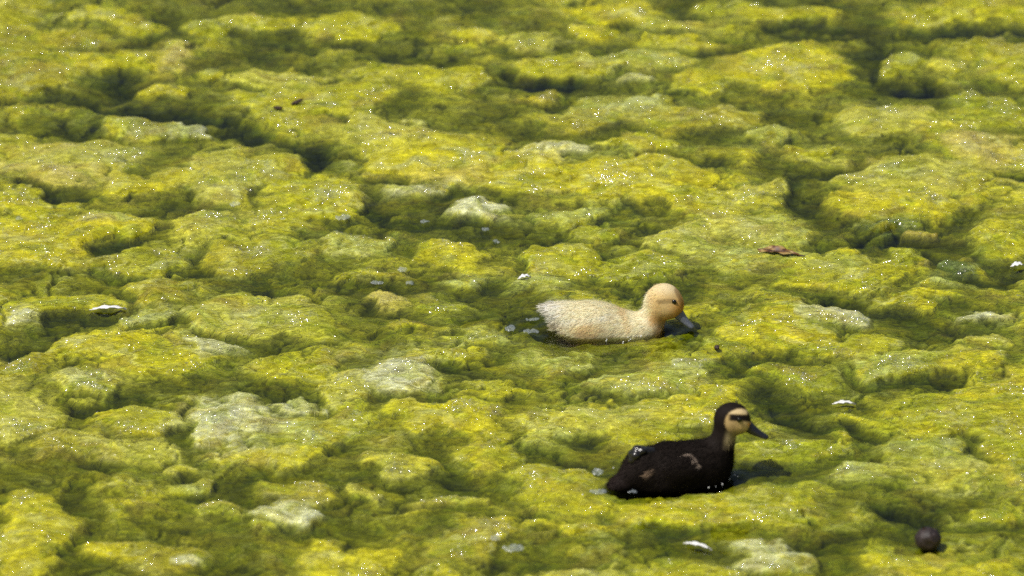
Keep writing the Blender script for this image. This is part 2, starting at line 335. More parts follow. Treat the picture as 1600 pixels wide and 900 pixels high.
loop = np.concatenate([idx[0, :-1], idx[:-1, -1], idx[-1, :0:-1], idx[:0:-1, 0]]); n0 = len(V); L = len(loop)
B = V[loop].copy(); B[:, 2] = -.29; V = np.concatenate([V, B]); k = np.arange(L); k2 = (k+1) % L
side = np.stack([loop[k], n0+k, n0+k2, loop[k2]], 1)
nb = nx-1; mb = ny-1
me = mesh_from('water', V, [F, side, np.array([np.arange(L)[::-1]+n0])])
tag(link('water', me, q.m), kind='structure')

# ------------------------------------------------------------------ algae filaments and water beads
def strands(P, D, N, L, Wd, col, bend=None, seg=2):
    """thin tapering ribbons from P along D, flat to N"""
    n = len(P); S = np.cross(D, N); S /= np.linalg.norm(S, axis=1, keepdims=True)+1e-9
    rows = []
    for i in range(seg):
        f = i/seg; c = P + D*(L*f)[:, None] + (bend*((L*f*f))[:, None] if bend is not None else 0)
        ww = (Wd*(1-.45*f))[:, None]*.5
        rows += [c-S*ww, c+S*ww]
    rows.append(P + D*L[:, None] + (bend*L[:, None] if bend is not None else 0))
    m = 2*seg+1; V = np.stack(rows, 1).reshape(-1, 3); b = np.arange(n)*m
    Q = [np.stack([b+2*i, b+2*i+1, b+2*i+3, b+2*i+2], 1) for i in range(seg-1)]
    T = np.stack([b+2*seg-2, b+2*seg-1, b+2*seg], 1)
    return V, (Q+[T]), np.repeat(col, m, 0)

n = 42000
P = np.stack([rng.uniform(-.66, .66, n), rng.uniform(-.80, .98, n)], 1)
z = height(P[:, 0], P[:, 1]); keep = z > -.004; P = P[keep]; z = z[keep]; n = len(P)
ang = .5*fbm(P[:, 0]/.08, P[:, 1]/.08, 2, 81)*3 + rng.normal(0, .45, n) + np.where(rng.random(n) < .5, 0, np.pi)
D = np.stack([np.cos(ang), np.sin(ang)], 1); L = rng.uniform(.006, .022, n)*.8
rows = []; segs = 4; off = rng.uniform(.0001, .0007, n); curl = rng.normal(0, .5, n)
for i in range(segs+1):
    f = i/segs; aa = ang+curl*f; c = P+np.stack([np.cos(aa), np.sin(aa)], 1)*(L*f)[:, None]
    zz = height(c[:, 0], c[:, 1])+off+.0004*math.sin(f*math.pi)
    pw = np.stack([-np.sin(aa), np.cos(aa)], 1)*(.00022*(1-.7*abs(f-.4)))
    rows += [np.concatenate([c-pw, zz[:, None]], 1), np.concatenate([c+pw, (zz+.0001)[:, None]], 1)]
m = 2*(segs+1); V = np.stack(rows, 1).reshape(-1, 3); b = np.arange(n)*m
F = [np.stack([b+2*i, b+2*i+1, b+2*i+3, b+2*i+2], 1) for i in range(segs)]
cl = colour(P[:, 0], P[:, 1])*rng.uniform(.75, 1.5, n)[:, None]+rng.uniform(0, .05, n)[:, None]
q = NT('algae_thread'); q.set(Roughness=.6); a_ = q.n('Attribute', attribute_name='tone'); q.l(a_.outputs['Color'], q.b.inputs['Base Color'])
M_TONE = q.m
tag(link('algae_filaments', mesh_from('algae_filaments', V, F, True, np.repeat(cl, m, 0)), M_TONE), 'fine loose algae threads lying over the green mat', 'algae', kind='stuff')

def dome(seg=6, rings=2):
    v = [(0, 0, 1)]
    for r in range(1, rings+1):
        a = r/rings*math.pi/2*.98
        for s in range(seg): v.append((math.sin(a)*math.cos(2*math.pi*s/seg), math.sin(a)*math.sin(2*math.pi*s/seg), math.cos(a)))
    f3 = [(0, 1+s, 1+(s+1) % seg) for s in range(seg)]
    f4 = [(1+(r-1)*seg+s, 1+r*seg+s, 1+r*seg+(s+1) % seg, 1+(r-1)*seg+(s+1) % seg) for r in range(1, rings) for s in range(seg)]
    return np.array(v), np.array(f3), np.array(f4)
q = NT('water_bead'); q.set(Roughness=.05); q.b.inputs['Base Color'].default_value = (.55, .56, .30, 1)
q.b.inputs['Transmission Weight'].default_value = 0; q.b.inputs['Specular IOR Level'].default_value = .9
trn = q.n('BsdfTransparent'); gs = q.n('BsdfGlossy', Roughness=.09); gs.inputs['Color'].default_value = (1, 1, 1, 1); fr = q.n('Fresnel', IOR=1.8); ms = q.n('MixShader')
ge = q.n('NewGeometry'); iv = q.n('Math', operation='SUBTRACT'); iv.inputs[0].default_value = 1; q.l(ge.outputs['Backfacing'], iv.inputs[1])
mn = q.n('Math', operation='MINIMUM'); mn.inputs[1].default_value = .2; q.l(fr.outputs[0], mn.inputs[0]); ml = q.n('Math', operation='MULTIPLY'); q.l(mn.outputs[0], ml.inputs[0]); q.l(iv.outputs[0], ml.inputs[1])
q.l(ml.outputs[0], ms.inputs[0]); q.l(trn.outputs[0], ms.inputs[1]); q.l(gs.outputs[0], ms.inputs[2]); q.l(ms.outputs[0], q.out.inputs['Surface'])
n = 560000
P = np.stack([rng.uniform(-.66, .66, n), rng.uniform(-.80, .98, n)], 1)
cl = fbm(P[:, 0]/.045, P[:, 1]/.06, 3, 91); z = height(P[:, 0], P[:, 1])
keep = (z > .000) & (rng.random(n) < .03+.97*sstep(.10, .85, cl)); P = P[keep]; z = z[keep]; n = len(P)
N = normal(P[:, 0], P[:, 1]) + rng.normal(0, .55, (n, 3))+np.array((-.10, -.35, .1)); N /= np.linalg.norm(N, axis=1, keepdims=True)
A = np.cross(N, [0, 1, 0]); A /= np.linalg.norm(A, axis=1, keepdims=True); Bv = np.cross(N, A)
R = rng.uniform(.0008, .0015, n)*rng.choice([.7, 1, 1, 1.5], n); flat = R*rng.uniform(.25, .5, n)
dv, d3, d4 = dome(6, 1); dv[0, 2] = 1.0; dv[1:, 2] = 0
V = np.concatenate([P, z[:, None]], 1)[:, None, :] + dv[None, :, :1]*A[:, None]*R[:, None, None] + dv[None, :, 1:2]*Bv[:, None]*R[:, None, None] + dv[None, :, 2:]*N[:, None]*flat[:, None, None]
b = (np.arange(n)*len(dv))[:, None, None]
me = mesh_from('water_beads', V.reshape(-1, 3), (d3[None]+b).reshape(-1, 3))
tag(link('water_beads', me, q.m), 'tiny sparkling water beads scattered over the algae', 'water beads', kind='stuff')

# ------------------------------------------------------------------ ducklings
def ell(c, r, yaw=0, pitch=0):
    c = np.array(c, float); r = np.array(r, float); cy, sy, cp, sp = math.cos(yaw), math.sin(yaw), math.cos(pitch), math.sin(pitch)
    def f(P):
        d = P-c; x = d[..., 0]*cy+d[..., 1]*sy; y = -d[..., 0]*sy+d[..., 1]*cy; z = d[..., 2]
        x, z = x*cp+z*sp, -x*sp+z*cp
        k0 = np.sqrt((x/r[0])**2+(y/r[1])**2+(z/r[2])**2); k1 = np.sqrt((x/r[0]**2)**2+(y/r[1]**2)**2+(z/r[2]**2)**2)
        return k0*(k0-1)/np.maximum(k1, 1e-6)
    return f
def cone(a, b, ra, rb):
    a = np.array(a, float); b = np.array(b, float); e = b-a
    def f(P):
        t = np.clip(((P-a)@e)/(e@e), 0, 1); return np.linalg.norm(P-a-t[..., None]*e, axis=-1)-(ra+(rb-ra)*t)
    return f
def smin(a, b, k):
    h = np.clip(.5+.5*(b-a)/k, 0, 1); return b*(1-h)+a*h-k*h*(1-h)
def surface(sdf, lo, hi, step):
    """surface nets: one closed skin round the whole figure (mm)"""
    ax = [np.arange(lo[i], hi[i]+step, step) for i in range(3)]
    G = np.stack(np.meshgrid(*ax, indexing='ij'), -1); v = sdf(G); s = v < 0
    nx, ny, nz = v.shape
    corners = [(i, j, k) for i in (0, 1) for j in (0, 1) for k in (0, 1)]
    cs = lambda A, c: A[c[0]:nx-1+c[0], c[1]:ny-1+c[1], c[2]:nz-1+c[2]]
    cnt = sum(cs(s, c).astype(int) for c in corners); act = (cnt > 0) & (cnt < 8)
    acc = np.zeros(act.shape+(3,)); num = np.zeros(act.shape)
    for a in range(8):
        for b in range(a+1, 8):
            ca, cb = np.array(corners[a]), np.array(corners[b])
            if np.abs(ca-cb).sum() != 1: continue
            va, vb = cs(v, corners[a]), cs(v, corners[b]); cr = (va < 0) != (vb < 0)
            t = np.where(cr, va/np.where(va == vb, 1, va-vb), 0)
            acc += np.where(cr[..., None], ca+(cb-ca)*t[..., None], 0); num += cr
    ids = np.full(act.shape, -1); I = np.argwhere(act); ids[act] = np.arange(len(I))
    V = np.array(lo)+(I+acc[act]/num[act][:, None])*step
    F = []
    for d in range(3):
        e1, e2 = [(1, 2), (2, 0), (0, 1)][d]
        sl0 = [slice(None)]*3; sl1 = [slice(None)]*3; sl0[d] = slice(0, -1); sl1[d] = slice(1, None)
        A = s[tuple(sl0)]; Bs = s[tuple(sl1)]; E = np.argwhere(A != Bs)
        E = E[(E[:, e1] > 0) & (E[:, e2] > 0) & (E[:, e1] < v.shape[e1]-1) & (E[:, e2] < v.shape[e2]-1)]
        o1 = np.zeros(3, int); o1[e1] = 1; o2 = np.zeros(3, int); o2[e2] = 1
        qd = np.stack([ids[tuple((E-o).T)] for o in (o1*0, o1, o1+o2, o2)], 1)
        fl = A[tuple(E.T)]; qd[~fl] = qd[~fl][:, ::-1]; F.append(qd)
    F = np.concatenate(F); F = F[(F >= 0).all(1)]
    e = .3; Nn = np.stack([sdf(V+np.eye(3)[i]*e)-sdf(V-np.eye(3)[i]*e) for i in range(3)], 1); Nn /= np.linalg.norm(Nn, axis=1, keepdims=True)
    V -= Nn*sdf(V)[:, None]*.8
    return V, F[:, ::-1], Nn
def sample(V, F, Nn, n):
    T = np.concatenate([F[:, [0, 1, 2]], F[:, [0, 2, 3]]]); a, b, c = V[T[:, 0]], V[T[:, 1]], V[T[:, 2]]
    ar = np.linalg.norm(np.cross(b-a, c-a), axis=1); i = rng.choice(len(T), n, p=ar/ar.sum())
    u, v = rng.random(n), rng.random(n); f = u+v > 1; u[f] = 1-u[f]; v[f] = 1-v[f]
    P = a[i]+(b-a)[i]*u[:, None]+(c-a)[i]*v[:, None]; N = Nn[T[i, 0]]*(1-u-v)[:, None]+Nn[T[i, 1]]*u[:, None]+Nn[T[i, 2]]*v[:, None]
    return P, N/np.linalg.norm(N, axis=1, keepdims=True)
def seg_d(x, z, pts):
    best = np.full(x.shape, 1e9)
    for (ax, az), (bx, bz) in zip(pts[:-1], pts[1:]):
        ex, ez = bx-ax, bz-az; t = np.clip(((x-ax)*ex+(z-az)*ez)/(ex*ex+ez*ez), 0, 1)
        best = np.minimum(best, np.hypot(x-ax-t*ex, z-az-t*ez))
    return best
def mixc(c, m, t): return c*(1-m[:, None])+np.array(t)*m[:, None]

def down_material(name, tl):
    q = NT(name); q.set(Roughness=.7); a = q.n('Attribute', attribute_name='tone'); q.l(a.outputs['Color'], q.b.inputs['Base Color'])
    q.b.inputs['Specular IOR Level'].default_value = .06
    if tl:
        t = q.n('BsdfTranslucent'); q.l(a.outputs['Color'], t.inputs[0]); mx = q.n('MixShader', Fac=tl)
        q.l(q.b.outputs[0], mx.inputs[1]); q.l(t.outputs[0], mx.inputs[2]); q.l(mx.outputs[0], q.out.inputs['Surface'])
    return q.m

def bill_mesh(base, tip, up, w0, h0, w1, h1, n=14, m=16):
    """duck bill: deep at the face, pinched, then flat and spoon-shaped to a rounded nail"""
    base, tip, up = map(np.array, (base, tip, up)); ax = (tip-base); Lb = np.linalg.norm(ax); ax = ax/Lb
    sd_ = np.cross(up, ax); sd_ /= np.linalg.norm(sd_); up = np.cross(ax, sd_)
    V = []
    for i in range(n+1):
        f = i/n; ww = w0+(w1-w0)*f; ww *= (1-.14*math.sin(f*math.pi)); hh = h0*(1-f)**1.3+h1*(1-(1-f)**1.3)
        e = math.sqrt(max(0, 1-max(0, (f-.86)/.14)**2)) if f > .86 else 1
        ww *= max(e, .06); hh *= max(e, .12)**.6
        c = base+ax*(f*Lb)+up*(-1.1*math.sin(f*math.pi))
        for j in range(m):
            a = 2*math.pi*j/m; cx, sz = math.cos(a), math.sin(a)
            px = math.copysign(abs(cx)**.8, cx)*ww; pz = (math.copysign(abs(sz)**.9, sz))*hh
            if pz < 0: pz *= .62
            if abs(sz) < .2: px *= 1.04
            V.append(c+sd_*px+up*pz)
    V.append(tip.copy()); F = [[i*m+j, i*m+(j+1) % m, (i+1)*m+(j+1) % m, (i+1)*m+j] for i in range(n) for j in range(m)]
    T = [[n*m+j, n*m+(j+1) % m, len(V)-1] for j in range(m)]
    return np.array(V), [np.array(F), np.array(T)], (ax, sd_, up)
def ball(c, r, seg=16, rings=10):
    V = []; c = np.array(c); r = np.array(r)*np.ones(3)
    for i in range(rings+1):
        a = math.pi*i/rings
        for j in range(seg): V.append(c+r*np.array([math.sin(a)*math.cos(2*math.pi*j/seg), math.sin(a)*math.sin(2*math.pi*j/seg), math.cos(a)]))
    F = [[i*seg+j, (i+1)*seg+j, (i+1)*seg+(j+1) % seg, i*seg+(j+1) % seg] for i in range(rings) for j in range(seg)]
    return np.array(V), np.array(F)
M_EYE = simple('eye_gloss', (.006, .005, .004), .06, .1, 50)

def duckling(name, label, origin, sdf, lo, hi, paint, flow, length, nstr, width, dmat, bmat, bill, eyes, nost, tail=None):
    root = tag(empty(name, origin), label, 'duckling', 'ducklings swimming through the algae')
    V, F, Nn = surface(sdf, lo, hi, 1.4)
    body = link('body', mesh_from('body', V*.001, F, True, paint(V, Nn)), dmat, root)
    P, N = sample(V, F, Nn, nstr); k = P[:, 2] > -6; P, N = P[k], N[k]
    Dd = flow(P, N); Dd -= N*(Dd*N).sum(1, keepdims=True); Dd /= np.linalg.norm(Dd, axis=1, keepdims=True)+1e-9
    L = length(P)*rng.uniform(.6, 1.25, len(P)); Dd = Dd+rng.normal(0, .12, P.shape)+N*np.where(rng.random(len(P)) < .12, rng.uniform(.5, 1.3, len(P)), rng.uniform(.02, .30, len(P)))[:, None]
    Dd /= np.linalg.norm(Dd, axis=1, keepdims=True)
    col = paint(P, N)*rng.uniform(.84, 1.15, len(P))[:, None]
    if P[:, 2].max() > 70: col *= (1+1.3*(rng.random(len(P)) < .22)*rng.random(len(P)))[:, None]
    cl_ = fbm(P[:, 0]/8, P[:, 2]/2.6+P[:, 1]/3, 3, 5); col = np.clip(col*(1+.30*cl_)[:, None], .002, .9)
    wd = np.full(len(P), width)
    if tail is not None:                                      # stiffer pointed tufts at the tail end
        i = np.where(P[:, 0] < tail)[0]; i = rng.choice(i, min(len(i), 260), replace=False)
        L[i] = rng.uniform(8, 13, len(i)); wd[i] = rng.uniform(.9, 1.5, len(i)); Dd[i] = np.array((-1, 0, .12))+np.array((0, 1, 0))*P[i, 1:2]*.03+rng.normal(0, .14, (len(i), 3)); Dd[i] /= np.linalg.norm(Dd[i], axis=1, keepdims=True)
    SV, SF, SC = strands((P-N*.4)*.001, Dd, N, L*.001, wd*.001, col, -N*.12, 3)
    tag(link('down_feathers', mesh_from('down_feathers', SV, SF, True, SC), dmat, root), kind='stuff')
    bv, bf, (ax, sd_, up) = bill_mesh(*bill); b = link('bill', mesh_from('bill', bv*.001, bf), bmat, root)
    base, tip = np.array(bill[0]), np.array(bill[1])
    for sg in (-1, 1):
        c = base+ax*np.linalg.norm(tip-base)*nost[0]+up*nost[1]+sd_*sg*nost[2]
        nv, nf = ball((0, 0, 0), (1.25, .35, .6), 10, 6); Rm = np.stack([ax, sd_, up], 1)
        link('nostril', mesh_from('nostril', (nv@Rm.T+c)*.001, nf), M_EYE, b)
    nv, nf = ball((0, 0, 0), (1.7, 1.5, .8), 12, 8)
    link('bill_nail', mesh_from('bill_nail', (nv@np.stack([ax, sd_, up], 1).T+tip-ax*1.2)*.001, nf), simple('nail_'+name, (.09, .055, .05), .35, .2, 900), b)
    for c, r in eyes:
        ev, ef = ball(c, r); link('eye', mesh_from('eye', ev*.001, ef), M_EYE, root)
    return root

# yellow duckling ------------------------------------------------
def y_sdf(P):
    d = ell((-9, 0, 4), (41, 28, 25.5), 0, -.08)(P)
    d = smin(d, ell((-34, 0, 15.5), (21, 17, 12.5), 0, -.30)(P), 8)
    d = smin(d, cone((-42, 0, 19), (-58, 0, 25), 8, 2.2)(P), 8)
    d = smin(d, ell((32, 0, -1), (31, 24, 17.5))(P), 12)
    d = smin(d, cone((50, 0, 4), (59, -1, 24), 14.5, 13.5)(P), 8)
    d = smin(d, ell((65.5, -2, 32.5), (19.2, 16, 18.8))(P), 6)
    d = smin(d, ell((73, -4, 27), (13.5, 13.5, 12.5))(P), 6)
    return d
def y_paint(P, N):
    x, y, z = P.T; c = np.tile((.95, .86, .59), (len(P), 1))
    c = mixc(c, sstep(-25, -62, x), (.94, .90, .80))
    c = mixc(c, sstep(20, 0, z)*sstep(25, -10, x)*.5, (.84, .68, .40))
    c = mixc(c, sstep(13, 3, np.hypot((x+14)/1.6, z-9))*.55, (.82, .60, .28))
    c = mixc(c, sstep(3.2, .8, seg_d(x, z, [(18, 25), (26, 17), (30, 6)]))*.45, (.78, .55, .24))
    c = mixc(c, sstep(5, 1, seg_d(x, z-np.abs(y)*.0, [(-48, 12), (-20, 17), (10, 20)]))*.30, (.96, .92, .80))
    hd = sstep(46, 56, x)*sstep(6, 16, z)
    c = mixc(c, hd, (.84, .64, .30))
    c = mixc(c, hd*sstep(40, 50, z), (.90, .77, .48))
    c = mixc(c, hd*sstep(66, 84, x)*sstep(44, 30, z), (.74, .42, .10))
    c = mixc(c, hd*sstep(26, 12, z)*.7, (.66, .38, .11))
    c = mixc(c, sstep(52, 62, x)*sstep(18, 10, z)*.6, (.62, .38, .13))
    c = mixc(c, sstep(3.4, 1.2, seg_d(x, z-np.abs(y)*.0, [(60, 37), (68, 38), (74, 37.5)]))*hd*.55, (.22, .14, .05))
    c = mixc(c, sstep(2.4, .8, seg_d(x, z, [(78, 46), (82, 39), (85, 30)]))*hd*.5, (.26, .14, .045))
    return c
def y_flow(P, N):
    x, y, z = P.T; hd = (sstep(44, 54, x)*sstep(4, 14, z))[:, None]
    body = np.stack([-np.ones_like(x), .12*y/20, -.35+0*x], 1); head = P-np.array((88, -6, 20)); head /= np.linalg.norm(head, axis=1, keepdims=True)
    head[:, 2] -= .5; return body*(1-hd)+head*hd
def y_len(P):
    x, y, z = P.T; hd = sstep(40, 56, x)*sstep(4, 14, z); return (7.0+5*sstep(-36, -54, x))*(1-hd)+(2.0+1.8*sstep(75, 50, x))*hd
o = at(940, 513)
duckling('duckling', 'pale yellow downy duckling with a slate grey bill', o, y_sdf, (-84, -44, -32), (100, 44, 64), y_paint, y_flow, y_len, 52000, .34,
         down_material('yellow_down', .48), simple('slate_bill', (.095, .105, .125), .38, .25, 700, .0002),
         ((78, -5, 21), (97.8, -9.0, 3.2), (.6, 0, 1), 8.0, 8.6, 5.4, 2.4), [((76.3, -16.0, 36.6), (2.7, 1.7, 2.7)), ((76.3, 12.4, 36.6), (2.7, 1.7, 2.7))], (.30, 3.0, 3.4), -47)

# dark duckling --------------------------------------------------
YW = math.radians(15); cB, sB = math.cos(YW), math.sin(YW)
def bx(x, y, z): return (x*cB-y*sB, x*sB+y*cB, z)
def b_sdf(P):
    d = ell(bx(0, 0, 11.5), (48, 29, 29.5), YW)(P)+.9*np.sin(P[..., 0]*.21)*np.cos(P[..., 2]*.19+P[..., 0]*.07)
    d = smin(d, ell(bx(34, 0, 14), (29, 25, 26), YW)(P), 10)
    d = smin(d, cone(bx(-32, 0, 18), bx(-51, 0, 5), 19, 9)(P), 12)
    d = smin(d, ell(bx(-54, 0, 3), (12, 12, 6), YW)(P), 7)
    d = smin(d, ell(bx(6, -22, 20), (24, 10, 14), YW, -.2)(P), 5)
    d = smin(d, cone((48, 12, 26), (55, 13, 56), 13.5, 11.5)(P), 9)
    d = smin(d, ell((60, 13, 63), (18, 14, 16.5))(P), 5)
    d = smin(d, ell((68, 13, 57), (11, 11, 9.5))(P), 5)
    return d
def b_paint(P, N):
    x, y, z = P.T; c = np.tile((.0105, .0078, .0065), (len(P), 1))
    c = mixc(c, sstep(-30, -62, x)*.5, (.020, .013, .012))
    yb = -x*sB+y*cB; za = z-np.abs(y-13)*.40
    near = (np.abs(yb) > 8)
    zs = z-np.abs(yb)*.405
    c = mixc(c, sstep(1.2, .3, seg_d(x, zs, [(13, 26.5), (19, 27), (22, 23), (26, 15.5), (28.5, 13)]))*near*.75, (.40, .31, .24))
    c = mixc(c, sstep(4.0, 1.5, seg_d(x, zs, [(-24, 10), (-21, 13)]))*near*.7, (.26, .18, .12))
    hd = sstep(42, 46, z)*(x > 34)
    u = (x-60.7)/18.5; v = (za-63)/17; tan = (.50, .36, .15)
    rr = np.hypot((u-.42)/.86, (v+.25)/.86)+.03*fbm(x/3, z/3, 2, 9)
    c = mixc(c, hd*sstep(1.06, .90, rr), tan)
    c = mixc(c, hd*sstep(.45, .05, u)*sstep(1.05, .92, rr)*.5, (.28, .19, .09)); c = mixc(c, hd*sstep(1.05, .9, rr)*sstep(.2, .35, v)*.6, (.62, .50, .30))
    c = mixc(c, sstep(34, 44, z)*sstep(50, 57, x-.16*(z-45))*sstep(-.6, -1.1, v), (.25, .20, .105))
    c = mixc(c, hd*sstep(.27, .17, np.abs(v-.05+.06*u))*sstep(-.32, -.10, u), (.012, .009, .008))
    c = mixc(c, hd*sstep(.72, .90, u)*sstep(-.25, .0, v), (.02, .015, .01))
    c = mixc(c, hd*sstep(.16, .08, np.hypot(u-.92, (v+.42)))*.8, (.55, .27, .06))
    return c
def b_flow(P, N):
    x, y, z = P.T; hd = sstep(44, 52, z)[:, None]*(x > 34)[:, None]; nk = (sstep(28, 42, z)*(x > 40))[:, None]
    body = np.stack([-cB+0*x, -sB+0*x, -.32+0*x], 1); body = body*(1-nk)+np.array((-.3, 0, -1))*nk
    head = P-np.array((82, 13, 52)); head /= np.linalg.norm(head, axis=1, keepdims=True); head[:, 2] -= .3
    return body*(1-hd)+head*hd
def b_len(P):
    x, y, z = P.T; hd = sstep(34, 48, z)*(x > 38); return 7.5*(1-hd)+1.9*hd
o = at(1050, 751)
duck2 = duckling('duckling', 'blackish brown duckling with tan striped face and pale throat', o, b_sdf, (-84, -48, -32), (92, 56, 92), b_paint, b_flow, b_len, 42000, .44,
         down_material('dark_down', 0), simple('black_bill', (.012, .012, .014), .30, .25, 700, .0002),
         ((75, 13, 53.5), (97.5, 12, 41.5), (.45, 0, 1), 7.0, 8.0, 5.0, 2.2), [((67.0, -.4, 66.6), (2.6, 1.6, 2.6)), ((67.0, 26.4, 66.6), (2.6, 1.6, 2.6))], (.30, 3.0, 3.2))
# the wet foot it holds up over its rump: webbed, three toes folded together
def b2(x, y, z): return np.array(bx(x, y, z))
def f_sdf(P):
    d = cone(b2(-22, -5, 36), b2(-38, -5, 39), 4.5, 6.0)(P)
    for c, rr in (((-41, -9, 36), 5.0), ((-43, -3, 35), 4.6), ((-37, -1, 39), 4.4), ((-44, -8, 31), 4.2), ((-34, -9, 40), 4.0)):
        d = smin(d, np.linalg.norm(P-b2(*c), axis=-1)-rr, 2.0)
    return d
V, F, Nn = surface(f_sdf, (-56, -40, 18), (-8, 10, 56), 1.2)
link('foot', mesh_from('foot', V*.001, F), simple('wet_black_skin', (.010, .009, .009), .16, .4, 500, .0006), duck2)

# ------------------------------------------------------------------ things lying on the mat
def place(o, px, py, dz=0, z0=None):
    p = at(px, py, .006)
    for _ in range(4): p = at(px, py, float(max(height(p[0], p[1]), .0)))
    o.location = (p[0], p[1], p[2]+dz)
def sheet(name, L, W, outline, curl, nx=22, ny=9, th=.0003, mat=None, parent=None, cx=0.0, seed=1):
    """thin curled blade with thickness"""
    V = []
    for s in (1, -1):
        for i in range(nx+1):
            f = i/nx
            for j in range(ny+1):
                g = j/ny*2-1; ww = outline(f, g)*W; x = (f-.5)*L
                V.append((x, g*ww, curl(f, g)+s*th*.5))
    n1 = (nx+1)*(ny+1); F = []
    for i in range(nx):
        for j in range(ny):
            a = i*(ny+1)+j; F.append((a, a+ny+1, a+ny+2, a+1)); F.append((n1+a, n1+a+1, n1+a+ny+2, n1+a+ny+1))
    rim = [i*(ny+1) for i in range(nx+1)]+[nx*(ny+1)+j for j in range(1, ny+1)]+[i*(ny+1)+ny for i in range(nx-1, -1, -1)]+[j for j in range(ny-1, 0, -1)]
    for a, b in zip(rim, rim[1:]+rim[:1]): F.append((a, n1+a, n1+b, b))
    return link(name, mesh_from(name, np.array(V), np.array(F)), mat, parent)
def rod(name, pts, r0, r1, mat, parent, m=6):
    V = []; n = len(pts); pts = np.array(pts, float)
    for i, p in enumerate(pts):
        d = pts[min(i+1, n-1)]-pts[max(i-1, 0)]; d /= np.linalg.norm(d); a = np.cross(d, (0, 0, 1)); a /= np.linalg.norm(a)+1e-9; b = np.cross(a, d); r = r0+(r1-r0)*i/(n-1)
        for j in range(m): V.append(p+r*(math.cos(2*math.pi*j/m)*a+math.sin(2*math.pi*j/m)*b))
    F = [(i*m+j, i*m+(j+1) % m, (i+1)*m+(j+1) % m, (i+1)*m+j) for i in range(n-1) for j in range(m)]
    return link(name, mesh_from(name, np.array(V), np.array(F)), mat, parent)

M_FEA = simple('white_feather_vane', (.58, .59, .60), .6, .12, 900); M_SHAFT = simple('feather_shaft', (.70, .68, .62), .4, .1, 900)
def feather(label, px, py, L, W, rz, tilt, group=None):
    r = tag(empty('white_feather', (0, 0, 0)), label, 'feather', group)
    ol = lambda f, g: max(.03, math.sin(min(1, f*1.02+.02)**.75*math.pi)**.8)*(1+.10*math.sin(f*40+g*3))
    cv = lambda f, g: .0025*math.sin(f*math.pi)+.0016*(g*g)+.0006*math.sin(f*17+g*2)
    sheet('vane', L, W, ol, cv, 30, 8, .0003, M_FEA, r)
    rod('shaft', [((f-.5)*L*1.06, 0, .0025*math.sin(min(max(f, 0), 1)*math.pi)+.0003) for f in np.linspace(-.06, .98, 12)], .00045, .00015, M_SHAFT, r)
    place(r, px, py, .0008); r.rotation_euler = (tilt, .0, rz); return r
feather('slender white feather lying on yellow algae, tip by a pale clump', 171, 485, .036, .0024, .05, .25)
feather('thin white feather beside the darkest green hollow of the mat', 1320, 633, .022, .0019, -.05, .35)
feather('small fluffy white feather on green algae behind the yellow duckling', 820, 436, .014, .0024, .3, .2)
feather('narrow white feather lying close to a bleached algae clump', 1092, 856, .030, .0020, -.55, .3)
feather('tiny white feather scrap in the dark gap between clumps', 1590, 417, .014, .0030, .2, .3)

q = NT('dead_leaf'); q.set(Roughness=.55)
tc = q.n('TexCoord'); no = q.n('TexNoise', Scale=130.0, Detail=5.0); q.l(tc.outputs['Object'], no.inputs['Vector'])
cr = q.n('ValToRGB'); e = cr.color_ramp.elements; e[0].position = .40; e[0].color = (.045, .014, .004, 1); e[1].position = .62; e[1].color = (.27, .19, .055, 1)
x_ = cr.color_ramp.elements.new(.5); x_.color = (.13, .055, .014, 1); q.l(no.outputs['Fac'], cr.inputs[0]); q.l(cr.outputs[0], q.b.inputs['Base Color'])
M_LEAF = q.m; M_BARK = simple('dark_bark', (.028, .013, .008), .5, .4, 500, .0005)
lf = tag(empty('dead_leaf', (0, 0, 0)), 'torn brown dead leaf stuck on the green algae', 'leaf')
ol = lambda f, g: max(.04, (math.sin(f**.75*math.pi)**.9)*(1+.18*math.sin(f*23+(2 if g > 0 else 0))))*(1 if f < .8 else .6)
cv = lambda f, g: .002*math.sin(f*math.pi)+.0022*g*g*math.sin(f*math.pi)+.0009*math.sin(f*12+g*3)
sheet('blade', .050, .0066, ol, cv, 30, 10, .0005, M_LEAF, lf)
rod('midrib', [((f-.5)*.050, 0, .002*math.sin(max(0, min(1, f))*math.pi)+.0009*math.sin(f*12)+.0004) for f in np.linspace(0, 1, 12)], .0003, .0005, M_BARK, lf)
rod('stalk', [(.0215, 0, .0002), (.025, -.001, .0012), (.0285, -.0005, .0008)], .0006, .0009, M_BARK, lf)
place(lf, 1218, 397, .0015); lf.rotation_euler = (.2, .03, -.30)

def chip(label, px, py, L, W, rz, hgt):
    r = tag(empty('bark_scrap', (0, 0, 0)), label, 'bark')
    sheet('flake', L, W, lambda f, g: max(.15, math.sin(f**.9*math.pi)**.6)*(1+.2*math.sin(f*19)), lambda f, g: hgt*(f-.2)+.001*math.cos(g*2), 12, 6, .0016, M_BARK, r)
    rod('splinter', [(-L*.55, 0, 0), (-L*.2, .0008, .0016), (L*.3, .0004, .0020)], .0003, .0008, M_BARK, r)
    place(r, px, py, .003); r.rotation_euler = (.3, 0, rz)
chip('short dark brown bark scrap with a pale bead at its end', 435, 173, .0150, .0024, -.75, .003)
chip('slim brown bark scrap tilted up on yellow algae', 464, 164, .0150, .0024, .50, .004)
chip('tiny dark bark crumb below the yellow duckling\'s bill', 1120, 547, .0055, .0030, .5, .001)

